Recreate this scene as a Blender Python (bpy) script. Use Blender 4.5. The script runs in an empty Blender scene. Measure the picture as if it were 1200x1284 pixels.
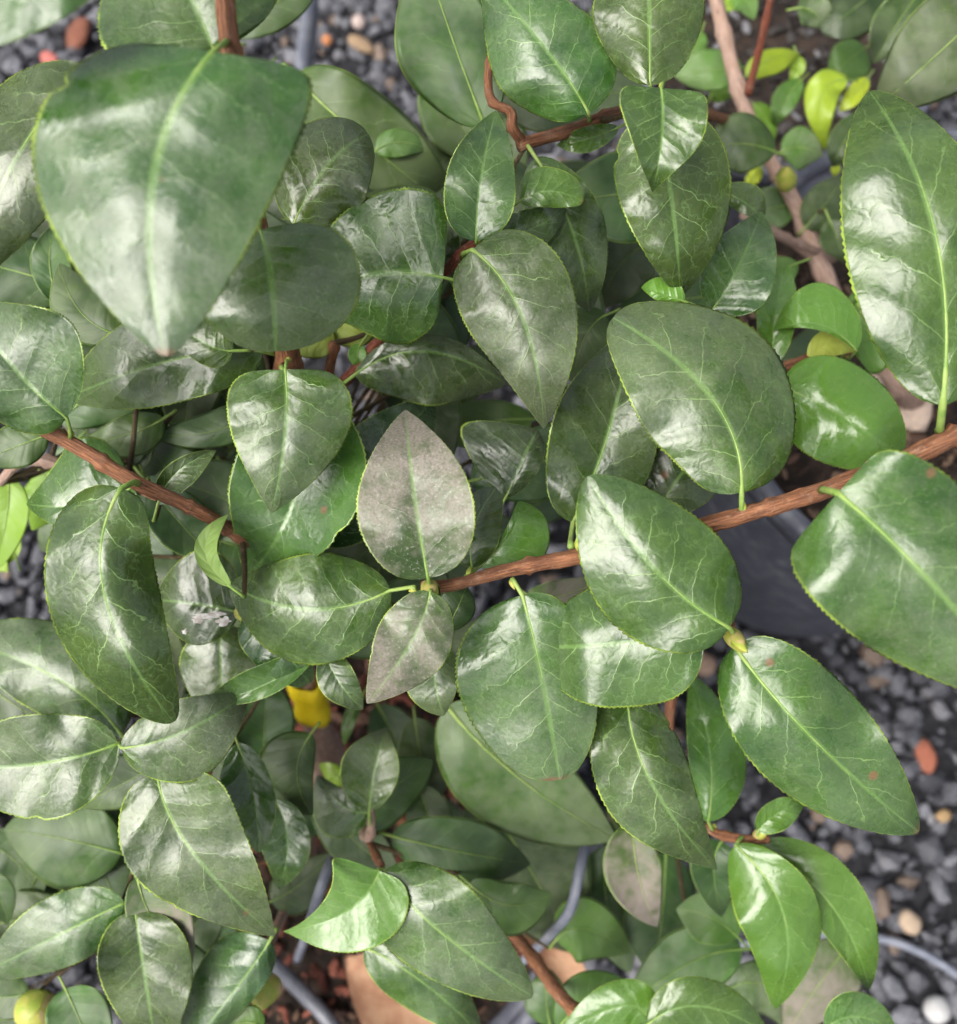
import bpy, bmesh, math, random
from mathutils import Vector, Matrix, noise

# ------------------------------------------------------------------ camera
SC = bpy.context.scene
COL = SC.collection
F = 1152.0                     # focal length in photo pixels (photo 1200 x 1284)
CAM_H, TILT = 0.85, math.radians(14)
cam_d = bpy.data.cameras.new('camera')
cam = bpy.data.objects.new('camera', cam_d)
COL.objects.link(cam)
cam.location = (0, 0, CAM_H)
cam.rotation_euler = (TILT, 0, 0)
cam_d.sensor_fit = 'HORIZONTAL'
cam_d.sensor_width = 36.0
cam_d.lens = 36.0 * F / 1200.0
cam_d.clip_start = 0.01
cam_d.clip_end = 500
cam_d.dof.use_dof = True
cam_d.dof.focus_distance = 0.305
cam_d.dof.aperture_fstop = 9.5
SC.camera = cam

# ------------------------------------------------------------------ light
SUN_EL, SUN_ROT = math.radians(56), math.radians(-112)
world = bpy.data.worlds.new('World')
SC.world = world
world.use_nodes = True
wn = world.node_tree
bg = wn.nodes['Background']
sky = wn.nodes.new('ShaderNodeTexSky')
sky.sky_type = 'NISHITA'
sky.sun_disc = False
sky.sun_elevation = SUN_EL
sky.sun_rotation = SUN_ROT
sky.air_density = 1.0
sky.dust_density = 6.0
sky.ozone_density = 0.6
# a thin even overcast: the clear sky's colour is drawn towards white
hs = wn.nodes.new('ShaderNodeHueSaturation')
hs.inputs['Saturation'].default_value = 0.38
wn.links.new(sky.outputs[0], hs.inputs['Color'])
wn.links.new(hs.outputs[0], bg.inputs[0])
bg.inputs[1].default_value = 0.10
sun_d = bpy.data.lights.new('sun', 'SUN')
sun_d.energy = 1.5
sun_d.angle = math.radians(50)
sun_d.color = (1.0, 0.96, 0.9)
sun = bpy.data.objects.new('sun', sun_d)
COL.objects.link(sun)
sdir = Vector((math.sin(SUN_ROT) * math.cos(SUN_EL), math.cos(SUN_ROT) * math.cos(SUN_EL), math.sin(SUN_EL)))
sun.rotation_euler = sdir.to_track_quat('Z', 'Y').to_euler()
SC.view_settings.view_transform = 'Standard'
SC.view_settings.look = 'None'
SC.view_settings.gamma = 1.0
SC.view_settings.use_curve_mapping = False
SC.view_settings.exposure = 1.14
SC.render.engine = 'CYCLES'
SC.cycles.use_denoising = True
SC.cycles.max_bounces = 5
SC.cycles.use_adaptive_sampling = True
SC.cycles.adaptive_threshold = 0.03

CT, ST = math.cos(TILT), math.sin(TILT)
def P(px, py, d):
    """photo pixel + distance along the view axis -> world point"""
    x = (px - 600.0) / F * d
    y = -(py - 642.0) / F * d
    z = -d
    return Vector((x, y * CT - z * ST, CAM_H + y * ST + z * CT))
def PZ(px, py, h):
    """photo pixel -> world point at height h"""
    r = P(px, py, 1.0) - Vector((0, 0, CAM_H))
    return Vector((0, 0, CAM_H)) + r * ((h - CAM_H) / r.z)

rng = random.Random(11)

# ------------------------------------------------------------------ materials
class NT:
    def __init__(self, name):
        self.m = bpy.data.materials.new(name)
        self.m.use_nodes = True
        self.t = self.m.node_tree
        self.b = self.t.nodes['Principled BSDF']
    def n(self, kind, **kw):
        nd = self.t.nodes.new('ShaderNode' + kind)
        for k, v in kw.items(): setattr(nd, k, v)
        return nd
    def put(self, sock, v):
        if hasattr(v, 'is_output') or isinstance(v, bpy.types.NodeSocket): self.t.links.new(v, sock)
        elif isinstance(v, tuple) and len(v) == 3 and sock.type == 'RGBA': sock.default_value = (*v, 1)
        else: sock.default_value = v
    def math(self, op, a, b=0.0, c=0.0, clamp=False):
        nd = self.n('Math', operation=op, use_clamp=clamp)
        self.put(nd.inputs[0], a); self.put(nd.inputs[1], b); self.put(nd.inputs[2], c)
        return nd.outputs[0]
    def mix(self, f, a, b):
        nd = self.n('Mix', data_type='RGBA')
        self.put(nd.inputs[0], f); self.put(nd.inputs[6], a); self.put(nd.inputs[7], b)
        return nd.outputs[2]
    def ramp(self, v, lo, hi, a=0.0, b=1.0):
        nd = self.n('MapRange'); nd.clamp = True
        nd.interpolation_type = 'SMOOTHSTEP'
        self.put(nd.inputs[0], v); self.put(nd.inputs[1], lo); self.put(nd.inputs[2], hi)
        self.put(nd.inputs[3], a); self.put(nd.inputs[4], b)
        return nd.outputs[0]
    def noise(self, vec, scale, detail=3.0, rough=0.55):
        nd = self.n('TexNoise')
        if vec is not None: self.t.links.new(vec, nd.inputs['Vector'])
        nd.inputs['Scale'].default_value = scale
        nd.inputs['Detail'].default_value = detail
        nd.inputs['Roughness'].default_value = rough
        return nd
    def bump(self, h, strength, dist, prev=None):
        nd = self.n('Bump')
        nd.inputs['Strength'].default_value = strength
        nd.inputs['Distance'].default_value = dist
        self.t.links.new(h, nd.inputs['Height'])
        if prev is not None: self.t.links.new(prev, nd.inputs['Normal'])
        return nd.outputs[0]
    def out(self, **kw):
        for k, v in kw.items(): self.put(self.b.inputs[k.replace('_', ' ')], v)
        return self.m

def leaf_material(name, under=False, far=False):
    M = NT(name)
    uv = M.n('UVMap').outputs[0]
    sep = M.n('SeparateXYZ'); M.t.links.new(uv, sep.inputs[0])
    us = M.math('MULTIPLY_ADD', sep.outputs[0], 2.0, -1.0)
    au = M.math('ABSOLUTE', us)
    s = sep.outputs[1]
    oi = M.n('ObjectInfo')
    oc = M.n('SeparateColor'); M.t.links.new(oi.outputs['Color'], oc.inputs[0])
    dust, fresh, dark, vein = oc.outputs[0], oc.outputs[1], oc.outputs[2], oi.outputs['Alpha']
    rnd = oi.outputs['Random']
    tc = M.n('TexCoord')
    off = M.n('VectorMath', operation='ADD')
    M.t.links.new(tc.outputs['Object'], off.inputs[0])
    cmb = M.n('CombineXYZ'); M.t.links.new(rnd, cmb.inputs[0]); M.t.links.new(rnd, cmb.inputs[1])
    M.t.links.new(cmb.outputs[0], off.inputs[1])
    ob = off.outputs[0]
    n_big = M.noise(ob, 60, 3, 0.62).outputs[0]
    mid = M.noise(ob, 150, 2, 0.6)
    n_mid = mid.outputs[0]
    # secondary veins, curving from the midrib towards the margin, alternate on the two halves
    side = M.math('GREATER_THAN', us, 0.0)
    sc = M.n('SeparateColor'); M.t.links.new(mid.outputs['Color'], sc.inputs[0])
    wob = M.math('MULTIPLY_ADD', sc.outputs[1], 1.3, -0.65)
    ph = M.math('MULTIPLY_ADD', s, 6.2, rnd)
    ph = M.math('MULTIPLY_ADD', au, -1.7, ph)
    ph = M.math('MULTIPLY_ADD', M.math('MULTIPLY', au, au), 0.45, ph)
    ph = M.math('MULTIPLY_ADD', side, 0.45, ph)
    ph = M.math('MULTIPLY_ADD', wob, au, ph)
    tri = M.math('ABSOLUTE', M.math('SUBTRACT', M.math('FRACT', ph), 0.5))
    vn = M.ramp(tri, 0.026, 0.006)
    vn_w = M.ramp(tri, 0.30, 0.0)
    vn = M.math('MULTIPLY', vn, M.ramp(au, 0.92, 0.5))
    if under:
        col = M.mix(n_mid, (0.10, 0.19, 0.045), (0.17, 0.27, 0.07))
        col = M.mix(M.math('MULTIPLY', vn, 0.5), col, (0.3, 0.38, 0.12))
        col = M.mix(fresh, col, (0.36, 0.40, 0.05))
        return M.out(Base_Color=col, Roughness=0.55, Specular_IOR_Level=0.35, Normal=M.bump(vn_w, 0.2, 0.0005))
    col = M.mix(M.ramp(n_big, 0.25, 0.75), (0.018, 0.050, 0.007), (0.045, 0.098, 0.013))
    hue = M.n('HueSaturation')
    M.put(hue.inputs['Hue'], M.math('MULTIPLY_ADD', rnd, 0.045, 0.470))
    M.put(hue.inputs['Value'], M.math('MULTIPLY_ADD', rnd, 0.5, 0.85))
    M.t.links.new(col, hue.inputs['Color']); col = hue.outputs[0]
    col = M.mix(M.ramp(fresh, 0.0, 0.5, 0.0, 0.9), col, (0.105, 0.245, 0.026))
    col = M.mix(M.ramp(fresh, 0.5, 1.0, 0.0, 0.95), col, (0.37, 0.45, 0.02))
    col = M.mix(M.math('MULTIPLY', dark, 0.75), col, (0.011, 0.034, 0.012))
    # dust: patchy film, heavier towards the tip
    dp = M.math('MULTIPLY_ADD', s, 0.55, n_mid)
    dp = M.math('MULTIPLY_ADD', n_big, 0.5, dp)
    df = M.math('MULTIPLY', M.ramp(dp, 0.60, 1.35), dust, clamp=True)
    vst = M.math('MULTIPLY', vein, M.ramp(n_big, 0.36, 0.60, 0.15, 1.0))
    rough = M.math('MULTIPLY_ADD', n_mid, 0.24, 0.30 if far else 0.12)
    rough = M.math('MULTIPLY_ADD', df, 0.40, rough)
    dcol = M.mix(M.ramp(dust, 0.55, 0.9), (0.185, 0.195, 0.145), (0.205, 0.176, 0.148))
    if far:
        col = M.mix(M.math('MULTIPLY', M.math('MULTIPLY', vn, 0.6), vst), col, (0.22, 0.34, 0.12))
        col = M.mix(df, col, dcol)
        col = M.mix(M.ramp(au, 0.955, 0.99, 0.0, 0.6), col, (0.26, 0.38, 0.07))
        return M.out(Base_Color=col, Roughness=rough, Specular_IOR_Level=0.45, Normal=M.bump(vn_w, 0.14, 0.0005))
    n_fine = M.noise(ob, 1100, 2, 0.7).outputs[0]
    n_gr = M.noise(ob, 620, 2, 0.6).outputs[0]
    df = M.math('MULTIPLY', df, M.ramp(n_fine, 0.30, 0.58, 0.45, 1.0))
    # net of small veins
    va = M.n('VectorMath', operation='MULTIPLY_ADD')
    M.t.links.new(mid.outputs['Color'], va.inputs[0]); va.inputs[1].default_value = (0.010, 0.010, 0.010)
    M.t.links.new(ob, va.inputs[2])
    vo = M.n('TexVoronoi', feature='DISTANCE_TO_EDGE'); M.t.links.new(va.outputs[0], vo.inputs['Vector'])
    vo.inputs['Scale'].default_value = 185
    net = M.ramp(vo.outputs[0], 0.034, 0.006)
    net_w = M.ramp(vo.outputs[0], 0.35, 0.0)
    col = M.mix(M.math('MULTIPLY', M.math('MULTIPLY', net, 0.42), vst), col, (0.17, 0.29, 0.10))
    col = M.mix(M.math('MULTIPLY', M.math('MULTIPLY', vn, 0.85), M.math('MULTIPLY_ADD', vst, 0.75, 0.15)), col, (0.24, 0.38, 0.12))
    col = M.mix(df, col, dcol)
    sp = M.math('MULTIPLY', M.ramp(n_fine, 0.60, 0.70), M.math('MULTIPLY_ADD', dust, 0.50, 0.04))
    col = M.mix(sp, col, (0.30, 0.31, 0.25))
    col = M.mix(M.ramp(au, 0.966, 0.990, 0.0, M.ramp(n_big, 0.38, 0.62, 0.15, 0.95)), col, (0.38, 0.52, 0.08))
    # some tips are scorched
    tipb = M.math('MULTIPLY', M.ramp(M.math('MULTIPLY_ADD', n_mid, 0.05, s), 1.0, 1.025), M.math('GREATER_THAN', M.math('FRACT', M.math('MULTIPLY', rnd, 13.7)), 0.8))
    col = M.mix(M.math('MULTIPLY', tipb, 0.85), col, (0.15, 0.085, 0.045))
    col = M.mix(M.ramp(au, 0.06, 0.02, 0.0, 0.45), col, (0.15, 0.27, 0.07))
    # a few brown blemishes
    vb = M.n('TexVoronoi', feature='F1'); M.t.links.new(ob, vb.inputs['Vector']); vb.inputs['Scale'].default_value = 60
    vs_ = M.n('SeparateColor'); M.t.links.new(vb.outputs['Color'], vs_.inputs[0])
    bl = M.math('MULTIPLY', M.ramp(vb.outputs['Distance'], 0.13, 0.05), M.math('GREATER_THAN', vs_.outputs[0], 0.93))
    col = M.mix(M.math('MULTIPLY', bl, 0.8), col, (0.17, 0.085, 0.04))
    h1 = M.math('MULTIPLY_ADD', vn_w, -0.6, M.math('MULTIPLY', net_w, -0.40))
    h1 = M.math('MULTIPLY_ADD', n_fine, 0.10, h1)
    h1 = M.math('MULTIPLY_ADD', n_gr, 0.26, h1)
    h1 = M.math('MULTIPLY_ADD', vn, -0.25, h1)
    return M.out(Base_Color=col, Roughness=rough, Specular_IOR_Level=0.68, Normal=M.bump(h1, 0.30, 0.0005))

def simple_mat(name, c1, c2, scale, rough=0.6, bscale=None, bstr=0.4, bdist=0.001, spec=0.4, detail=4, lo=0.35, hi=0.65):
    M = NT(name)
    tc = M.n('TexCoord').outputs['Object']
    n1 = M.noise(tc, scale, detail, 0.6).outputs[0]
    col = M.mix(M.ramp(n1, lo, hi), c1, c2)
    n2 = M.noise(tc, bscale or scale * 3, 4, 0.6).outputs[0]
    return M.out(Base_Color=col, Roughness=rough, Specular_IOR_Level=spec, Normal=M.bump(n2, bstr, bdist))

def bark_material(name, ca, cb, cc, green=None):
    M = NT(name)
    uv = M.n('UVMap').outputs[0]
    tc = M.n('TexCoord').outputs['Object']
    mp = M.n('Mapping'); M.t.links.new(uv, mp.inputs[0]); mp.inputs['Scale'].default_value = (9, 0.7, 1)
    st = M.noise(mp.outputs[0], 3.0, 5, 0.65).outputs[0]
    n1 = M.noise(tc, 90, 3).outputs[0]
    n2 = M.noise(tc, 900, 3).outputs[0]
    col = M.mix(M.ramp(st, 0.35, 0.68), ca, cb)
    col = M.mix(M.ramp(n1, 0.45, 0.75, 0, 0.6), col, cc)
    n3 = M.noise(tc, 230, 4, 0.7).outputs[0]
    col = M.mix(M.ramp(n3, 0.54, 0.72, 0, 0.45), col, (0.36, 0.25, 0.18))
    col = M.mix(M.ramp(n3, 0.42, 0.30, 0, 0.5), col, (0.06, 0.028, 0.018))
    col = M.mix(M.ramp(n2, 0.60, 0.72, 0, 0.45), col, (0.38, 0.30, 0.23))
    b1 = M.bump(M.math('MULTIPLY_ADD', n3, 0.8, st), 0.9, 0.0009)
    return M.out(Base_Color=col, Roughness=0.62, Specular_IOR_Level=0.35, Normal=M.bump(n2, 0.4, 0.0002, b1))

def attr_color_mat(name, rough=0.75, nscale=300, spec=0.35):
    M = NT(name)
    at = M.n('Attribute'); at.attribute_name = 'tint'
    tc = M.n('TexCoord').outputs['Object']
    n1 = M.noise(tc, nscale, 4, 0.65).outputs[0]
    hs = M.n('HueSaturation'); M.t.links.new(at.outputs['Color'], hs.inputs['Color'])
    M.put(hs.inputs['Value'], M.math('MULTIPLY_ADD', n1, 1.0, 0.5))
    return M.out(Base_Color=hs.outputs[0], Roughness=rough, Specular_IOR_Level=spec, Normal=M.bump(n1, 0.5, 0.001))

MAT = {
    'leaf': leaf_material('camellia_leaf_top'),
    'leaf_far': leaf_material('camellia_leaf_top_plain', far=True),
    'under': leaf_material('camellia_leaf_underside', True),
    'rib': simple_mat('midrib_green', (0.16, 0.27, 0.05), (0.28, 0.38, 0.10), 120, 0.5, 600, 0.3, 0.0002),
    'bark': bark_material('young_bark', (0.12, 0.045, 0.022), (0.38, 0.165, 0.075), (0.22, 0.10, 0.055)),
    'bark_pale': bark_material('old_bark', (0.30, 0.19, 0.145), (0.50, 0.36, 0.29), (0.36, 0.22, 0.155)),
    'bark_red': bark_material('red_twig', (0.10, 0.022, 0.012), (0.24, 0.07, 0.03), (0.16, 0.05, 0.03)),
    'twig': bark_material('thin_green_twig', (0.05, 0.035, 0.015), (0.12, 0.08, 0.03), (0.08, 0.07, 0.025)),
    'bud': simple_mat('bud_green', (0.28, 0.36, 0.05), (0.42, 0.40, 0.09), 160, 0.45, 700, 0.3, 0.0002),
    'bud_tip': simple_mat('bud_scale_tan', (0.34, 0.35, 0.06), (0.50, 0.36, 0.20), 220, 0.5, 700, 0.3, 0.0002),
    'pot': simple_mat('black_plastic', (0.080, 0.085, 0.112), (0.215, 0.22, 0.25), 75, 0.5, 260, 0.35, 0.0006, 0.5, 6, 0.40, 0.85),
    'soil': simple_mat('potting_soil', (0.013, 0.009, 0.007), (0.045, 0.029, 0.020), 90, 0.9, 320, 1.0, 0.004),
    'ground': simple_mat('dark_grit', (0.008, 0.008, 0.010), (0.035, 0.035, 0.042), 120, 0.9, 400, 1.0, 0.004),
    'stone': attr_color_mat('slate_gravel', 0.62),
    'chip': attr_color_mat('bark_chip', 0.85, 220),
    'tube': simple_mat('grey_vinyl', (0.09, 0.095, 0.115), (0.15, 0.155, 0.18), 60, 0.4, 500, 0.2, 0.0003, 0.5),
    'tube_pale': simple_mat('pale_vinyl', (0.15, 0.165, 0.21), (0.23, 0.245, 0.29), 60, 0.45, 500, 0.2, 0.0003, 0.5),
    'yellow': simple_mat('yellow_tape', (0.88, 0.66, 0.010), (0.95, 0.74, 0.015), 90, 0.4, 300, 0.2, 0.0004, 0.4),
    'dead': simple_mat('dry_leaf_brown', (0.30, 0.15, 0.085), (0.42, 0.25, 0.15), 60, 0.75, 400, 0.5, 0.0006),
    'residue': simple_mat('dried_residue', (0.45, 0.38, 0.33), (0.80, 0.78, 0.74), 500, 0.85, 900, 0.6, 0.0005),
    'cut': simple_mat('cut_wood', (0.42, 0.31, 0.22), (0.55, 0.42, 0.30), 120, 0.8, 500, 0.4, 0.0004),
}

# ------------------------------------------------------------------ mesh helpers
def link(name, me, parent=None, loc=None, mats=()):
    o = bpy.data.objects.new(name, me)
    COL.objects.link(o)
    for m in mats: me.materials.append(m)
    if parent is not None:
        o.parent = parent
        o.location = (Vector(loc) - parent_world(parent)) if loc is not None else (0, 0, 0)
    elif loc is not None:
        o.location = loc
    return o
def parent_world(o):
    v = Vector(o.location)
    while o.parent: o = o.parent; v = v + Vector(o.location)
    return v
def mesh(name, vs, fs, smooth=True):
    me = bpy.data.meshes.new(name)
    me.from_pydata([tuple(v) for v in vs], [], fs)
    if smooth: me.polygons.foreach_set('use_smooth', [True] * len(me.polygons))
    me.update()
    return me
def tag(o, label, cat, group=None):
    o['label'] = label; o['category'] = cat
    if group: o['group'] = group
    return o
def empty(name, loc):
    o = bpy.data.objects.new(name, None); COL.objects.link(o); o.location = loc
    o.empty_display_size = 0.02
    return o

def catmull(pts, rad, n):
    out, ro = [], []
    Q = [pts[0] * 2 - pts[1]] + list(pts) + [pts[-1] * 2 - pts[-2]]
    for i in range(len(pts) - 1):
        p0, p1, p2, p3 = Q[i:i + 4]
        for k in range(n):
            t = k / n
            out.append(0.5 * ((2 * p1) + (p2 - p0) * t + (2 * p0 - 5 * p1 + 4 * p2 - p3) * t * t + (3 * p1 - p0 - 3 * p2 + p3) * t ** 3))
            ro.append(rad[i] + (rad[i + 1] - rad[i]) * t)
    out.append(pts[-1]); ro.append(rad[-1])
    return out, ro

def tube_mesh(name, pts, rad, sides=10, rough=0.0, seed=0, origin=None, uvscale=60.0):
    """closed tapering tube along a list of points, slightly knobbly"""
    o = origin if origin is not None else pts[0]
    vs, fs, uvs = [], [], []
    up = Vector((0.31, 0.22, 0.93))
    L = 0
    for i, p in enumerate(pts):
        a = pts[max(i - 1, 0)]; b = pts[min(i + 1, len(pts) - 1)]
        t = (b - a).normalized()
        if abs(t.dot(up)) > 0.98: up = Vector((0.93, 0.3, 0.1))
        x = (up - t * up.dot(t)).normalized(); y = t.cross(x); up = x
        if i: L += (p - pts[i - 1]).length
        for k in range(sides):
            an = 2 * math.pi * k / sides
            dv = x * math.cos(an) + y * math.sin(an)
            r = rad[i]
            if rough: r *= 1 + rough * noise.noise(p * 160 + dv * 1.4 + Vector((seed, 0, 0))) + rough * 0.7 * noise.noise(p * 420 + dv * 2)
            vs.append(p + dv * r - o)
            uvs.append((k / sides, L * uvscale))
    n = len(pts)
    for i in range(n - 1):
        for k in range(sides):
            k2 = (k + 1) % sides
            fs.append((i * sides + k, i * sides + k2, (i + 1) * sides + k2, (i + 1) * sides + k))
    fs.append(tuple(range(sides - 1, -1, -1))); fs.append(tuple((n - 1) * sides + k for k in range(sides)))
    me = mesh(name, vs, fs)
    ul = me.uv_layers.new(name='UVMap')
    for poly in me.polygons:
        for li, vi in zip(poly.loop_indices, poly.vertices): ul.data[li].uv = uvs[vi]
    return me

# ------------------------------------------------------------------ leaves
U_HI = [0.0, 0.045, 0.15, 0.32, 0.52, 0.72, 0.88, 0.965, 1.0]
U_LO = [0.0, 0.06, 0.3, 0.62, 0.88, 1.0]
LEAF_N = [0]
LEAF_BASES = []          # (shrub, petiole end world point, has own attachment)

def leaf(shrub, b, m, t, wl, wr, d, dt=None, k=None, kl=None, kr=None, arch=None, pk=0.46, pkl=None, pkr=None, ew=None, nch=0.35, b0=0.62, b1=0.86,
         dust=None, fresh=0.0, dark=0.0, vein=None, lo=False, at=None, flip=False, tipdrop=0.0, wave=None, serr=1.0, rib=1.0, label=None):
    LEAF_N[0] += 1
    R = random.Random(LEAF_N[0] * 7 + 3)
    b = Vector(b); t = Vector(t)
    m = Vector(m) if m is not None else (b + t) / 2 + Vector(((t - b).y, -(t - b).x)) * R.uniform(-0.05, 0.05)
    c = m * 2 - (b + t) * 0.5
    Lpx = (t - b).length
    if dt is None: dt = R.uniform(0.0, 0.16)            # tip sinks, as a share of the length
    if arch is None: arch = R.uniform(0.05, 0.12)
    if k is None: k = R.choice([-0.30, -0.2, -0.12, 0.14, 0.24])
    KL, KR = (k if kl is None else kl), (k if kr is None else kr)
    if dust is None: dust = R.uniform(0.0, 0.25)
    elif dust < 0.85: dust *= 0.58
    tw = R.uniform(-0.34, 0.34)
    kl0 = R.uniform(-0.13, 0.13)
    if tipdrop == 0.0: tipdrop = R.choice([0, 0.1, 0.25, 0.4])
    if vein is None: vein = R.uniform(0.35, 0.9)
    if wave is None: wave = R.uniform(0.01, 0.075)
    ns = 44 if lo else 116
    U = U_LO if lo else U_HI
    us = [-x for x in U[:0:-1]] + U
    teeth = R.randint(34, 44)
    apl, apr = math.log(0.5) / math.log(pkl or pk), math.log(0.5) / math.log(pkr or pk)
    if ew is None: ew = R.uniform(0.01, 0.06)
    ph = [R.uniform(0, 6.28) for _ in range(6)]
    bite = (R.choice([-1, 1]), R.uniform(0.2, 0.85), R.uniform(0.03, 0.08), R.uniform(0.02, 0.045)) if R.random() < 0.2 and not lo else None
    px2m = d / F
    wv = (wl + wr) * 0.5
    def prof(s, u=0.0):
        x = math.sin(math.pi * min(max(s, 0.0), 1.0) ** (apl if u < 0 else apr))
        return max(x, 0.0) ** (0.9 * (b0 + (b1 - b0) * s))
    def midpt(s): return b * (1 - s) ** 2 + c * 2 * s * (1 - s) + t * s * s
    def point(s, u, extra=0.0):
        q = midpt(s)
        tg = (c - b) * (1 - s) + (t - c) * s
        tg = tg.normalized()
        tg = (tg * (1 - nch) + (t - b).normalized() * nch).normalized()
        nl = Vector((tg.y, -tg.x))                       # picture left of the direction base -> tip
        p = prof(s, u) * (1 + ew * math.sin(s * 7.5 + ph[4] + (0.0 if u < 0 else ph[5])))
        if bite and u * bite[0] > 0.8: p *= 1 - bite[2] * max(0.0, 1 - ((s - bite[1]) / bite[3]) ** 2)
        w = wl if u < 0 else wr
        kk = (KL + kl0) if u < 0 else (KR - kl0)
        if not lo and abs(u) > 0.99:
            saw = (s * teeth) % 1.0
            p *= 1 + serr * (0.026 * saw - 0.013) * (0.5 + 0.9 * abs(math.sin(s * 31 + ph[1])))
            p += serr * 0.006 * saw * (1 if 0.04 < s < 0.97 else 0)
        off = abs(u) * w * p
        q = q + nl * (off if u < 0 else -off)
        a = abs(u)
        dep = dt * Lpx * s - arch * Lpx * 4 * s * (1 - s) + tipdrop * Lpx * max(0, s - 0.72) ** 2 * 9
        dep -= kk * w * p * a ** 1.6
        dep += tw * (1 if u > 0 else -1) * a * w * p * (s - 0.25)
        dep += wave * Lpx * a * a * p * math.sin(s * 9 + ph[0] + (2.0 if u < 0 else 0))
        dep += 0.012 * Lpx * math.sin(s * 13 + ph[1]) * math.sin(u * 2.4 + ph[2]) * p
        dep += 0.006 * Lpx * math.sin(s * 23 + ph[3] + u * 3) * p * a
        dep -= 0.045 * wv * (1 - math.exp(-(u / 0.13) ** 2)) * p
        dep += 0.0026 * Lpx * math.cos(6.283 * (s * 6.2 - a * 1.7 + 0.45 * a * a + (0.45 if u > 0 else 0) + ph[3])) * p * min(a * 3, 1)
        return P(q.x, q.y, d + dep * px2m + extra)
    org = P(b.x, b.y, d)
    sv = [0.002 + 0.996 * i / ns for i in range(ns + 1)]
    W = len(us)
    th = 0.00045
    vs, uvs = [], []
    for s in sv:
        for u in us: vs.append(point(s, u)); uvs.append((u * 0.5 + 0.5, s))
    n1 = len(vs)
    usl = us[1:-1]                                        # the underside shares the margin
    for s in sv:
        for u in usl: vs.append(point(s, u, th)); uvs.append((u * 0.5 + 0.5, s))
    Wl = len(usl)
    fs, mi = [], []
    for i in range(ns):
        for j in range(W - 1):
            a = i * W + j
            fs.append((a, a + W, a + W + 1, a + 1)); mi.append(0)
        def lowi(ii, j):                                  # underside index incl. shared margin
            if j == 0: return ii * W
            if j == W - 1: return ii * W + W - 1
            return n1 + ii * Wl + (j - 1)
        for j in range(W - 1):
            fs.append((lowi(i, j), lowi(i, j + 1), lowi(i + 1, j + 1), lowi(i + 1, j))); mi.append(1)
    vs = [v - org for v in vs]
    me = mesh('leaf', vs, fs)
    me.polygons.foreach_set('material_index', [(1 - x) if flip else x for x in mi])
    ul = me.uv_layers.new(name='UVMap')
    lu = []
    for f in fs:
        for vi in f: lu.extend(uvs[vi])
    ul.data.foreach_set('uv', lu)
    o = link('leaf', me, shrub, org, (MAT['leaf_far' if lo else 'leaf'], MAT['under']))
    o.color = (dust, fresh, dark, vein)
    if label: o['label'] = label
    # midrib and leaf stalk: one tapering rib that runs on into the stalk
    r0 = min(max(0.00082 * (Lpx * px2m / 0.07), 0.0005), 0.0013) * rib
    tg0 = (c - b).normalized()
    if at is None:
        e = b - tg0 * (0.006 / px2m)
        pe = P(e.x, e.y, d + 0.004)
        own = False
    else:
        pe = P(at[0], at[1], at[2] if len(at) > 2 else d + 0.004)
        own = True
    LEAF_BASES.append((shrub, pe, own))
    if own and not lo:                                    # the little bud in the leaf's angle
        dv = (point(0.1, 0) - pe).normalized(); sd = dv.orthogonal().normalized()
        q = [pe + sd * 0.0008 + dv * x for x in (0.0, 0.0008, 0.0018, 0.0028, 0.0036)]
        link('axillary_bud', tube_mesh('axillary_bud', q, [0.0007, 0.0010, 0.00095, 0.0006, 0.00015], 8, 0.1, 2, q[0]), shrub, q[0], (MAT['bud'],))
    pm = (pe + point(0.0, 0) + (point(0.0, 0) - point(0.08, 0)) * 0.6) / 2
    pts = [pe, pm * 0.6 + pe * 0.4, point(0.004, 0)]
    rad = [r0 * 1.5, r0 * 1.08, r0 * 1.05]
    nr = 10 if lo else 22
    sgn = th + 0.0003 if flip else (-0.00035 if lo else 0.0002)
    for i in range(1, nr + 1):
        s = 0.97 * i / nr
        pts.append(point(s, 0, sgn)); rad.append(r0 * (1.05 - 0.95 * s ** 0.7) * (0.62 if s > 0.1 else 0.85))
    rm = tube_mesh('midrib', pts, rad, 6 if lo else 8, 0.06, LEAF_N[0], pe)
    ro = link('midrib', rm, o, pe, (MAT['rib'],))
    return o

# ------------------------------------------------------------------ branches
BR_SAMPLES = []      # (shrub, point)
def swell(q, r, seed):                                    # swollen leaf scars
    R = random.Random(seed)
    L = 0; nxt = R.uniform(0.01, 0.03)
    for i in range(1, len(q)):
        L += (q[i] - q[i - 1]).length
        if L > nxt: r[i] *= 1.30; r[i - 1] *= 1.12; nxt = L + R.uniform(0.018, 0.035)
def branch(shrub, pts, mat='bark', name='branch', sides=12, n=9, rough=0.17, nodes=True):
    """pts: (px, py, depth, width in photo pixels)"""
    pp = [P(x, y, d) for x, y, d, w in pts]
    rr = [w * 0.5 * d / F for x, y, d, w in pts]
    q, r = catmull(pp, rr, n)
    if nodes: swell(q, r, int(pts[0][0] * 3 + pts[0][1]))
    me = tube_mesh(name, q, r, sides, rough, pts[0][0], q[0])
    o = link(name, me, shrub, q[0], (MAT[mat],))
    for p in q: BR_SAMPLES.append((shrub, p))
    return o
def wbranch(shrub, pts, mat, name='branch', n=9, rough=0.1, sides=12):
    """pts: (world Vector, radius)"""
    q, r = catmull([p for p, _ in pts], [x for _, x in pts], n)
    swell(q, r, len(BR_SAMPLES))
    o = link(name, tube_mesh(name, q, r, sides, rough, len(BR_SAMPLES), q[0]), shrub, q[0], (MAT[mat],))
    for p in q: BR_SAMPLES.append((shrub, p))
    return o

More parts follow.
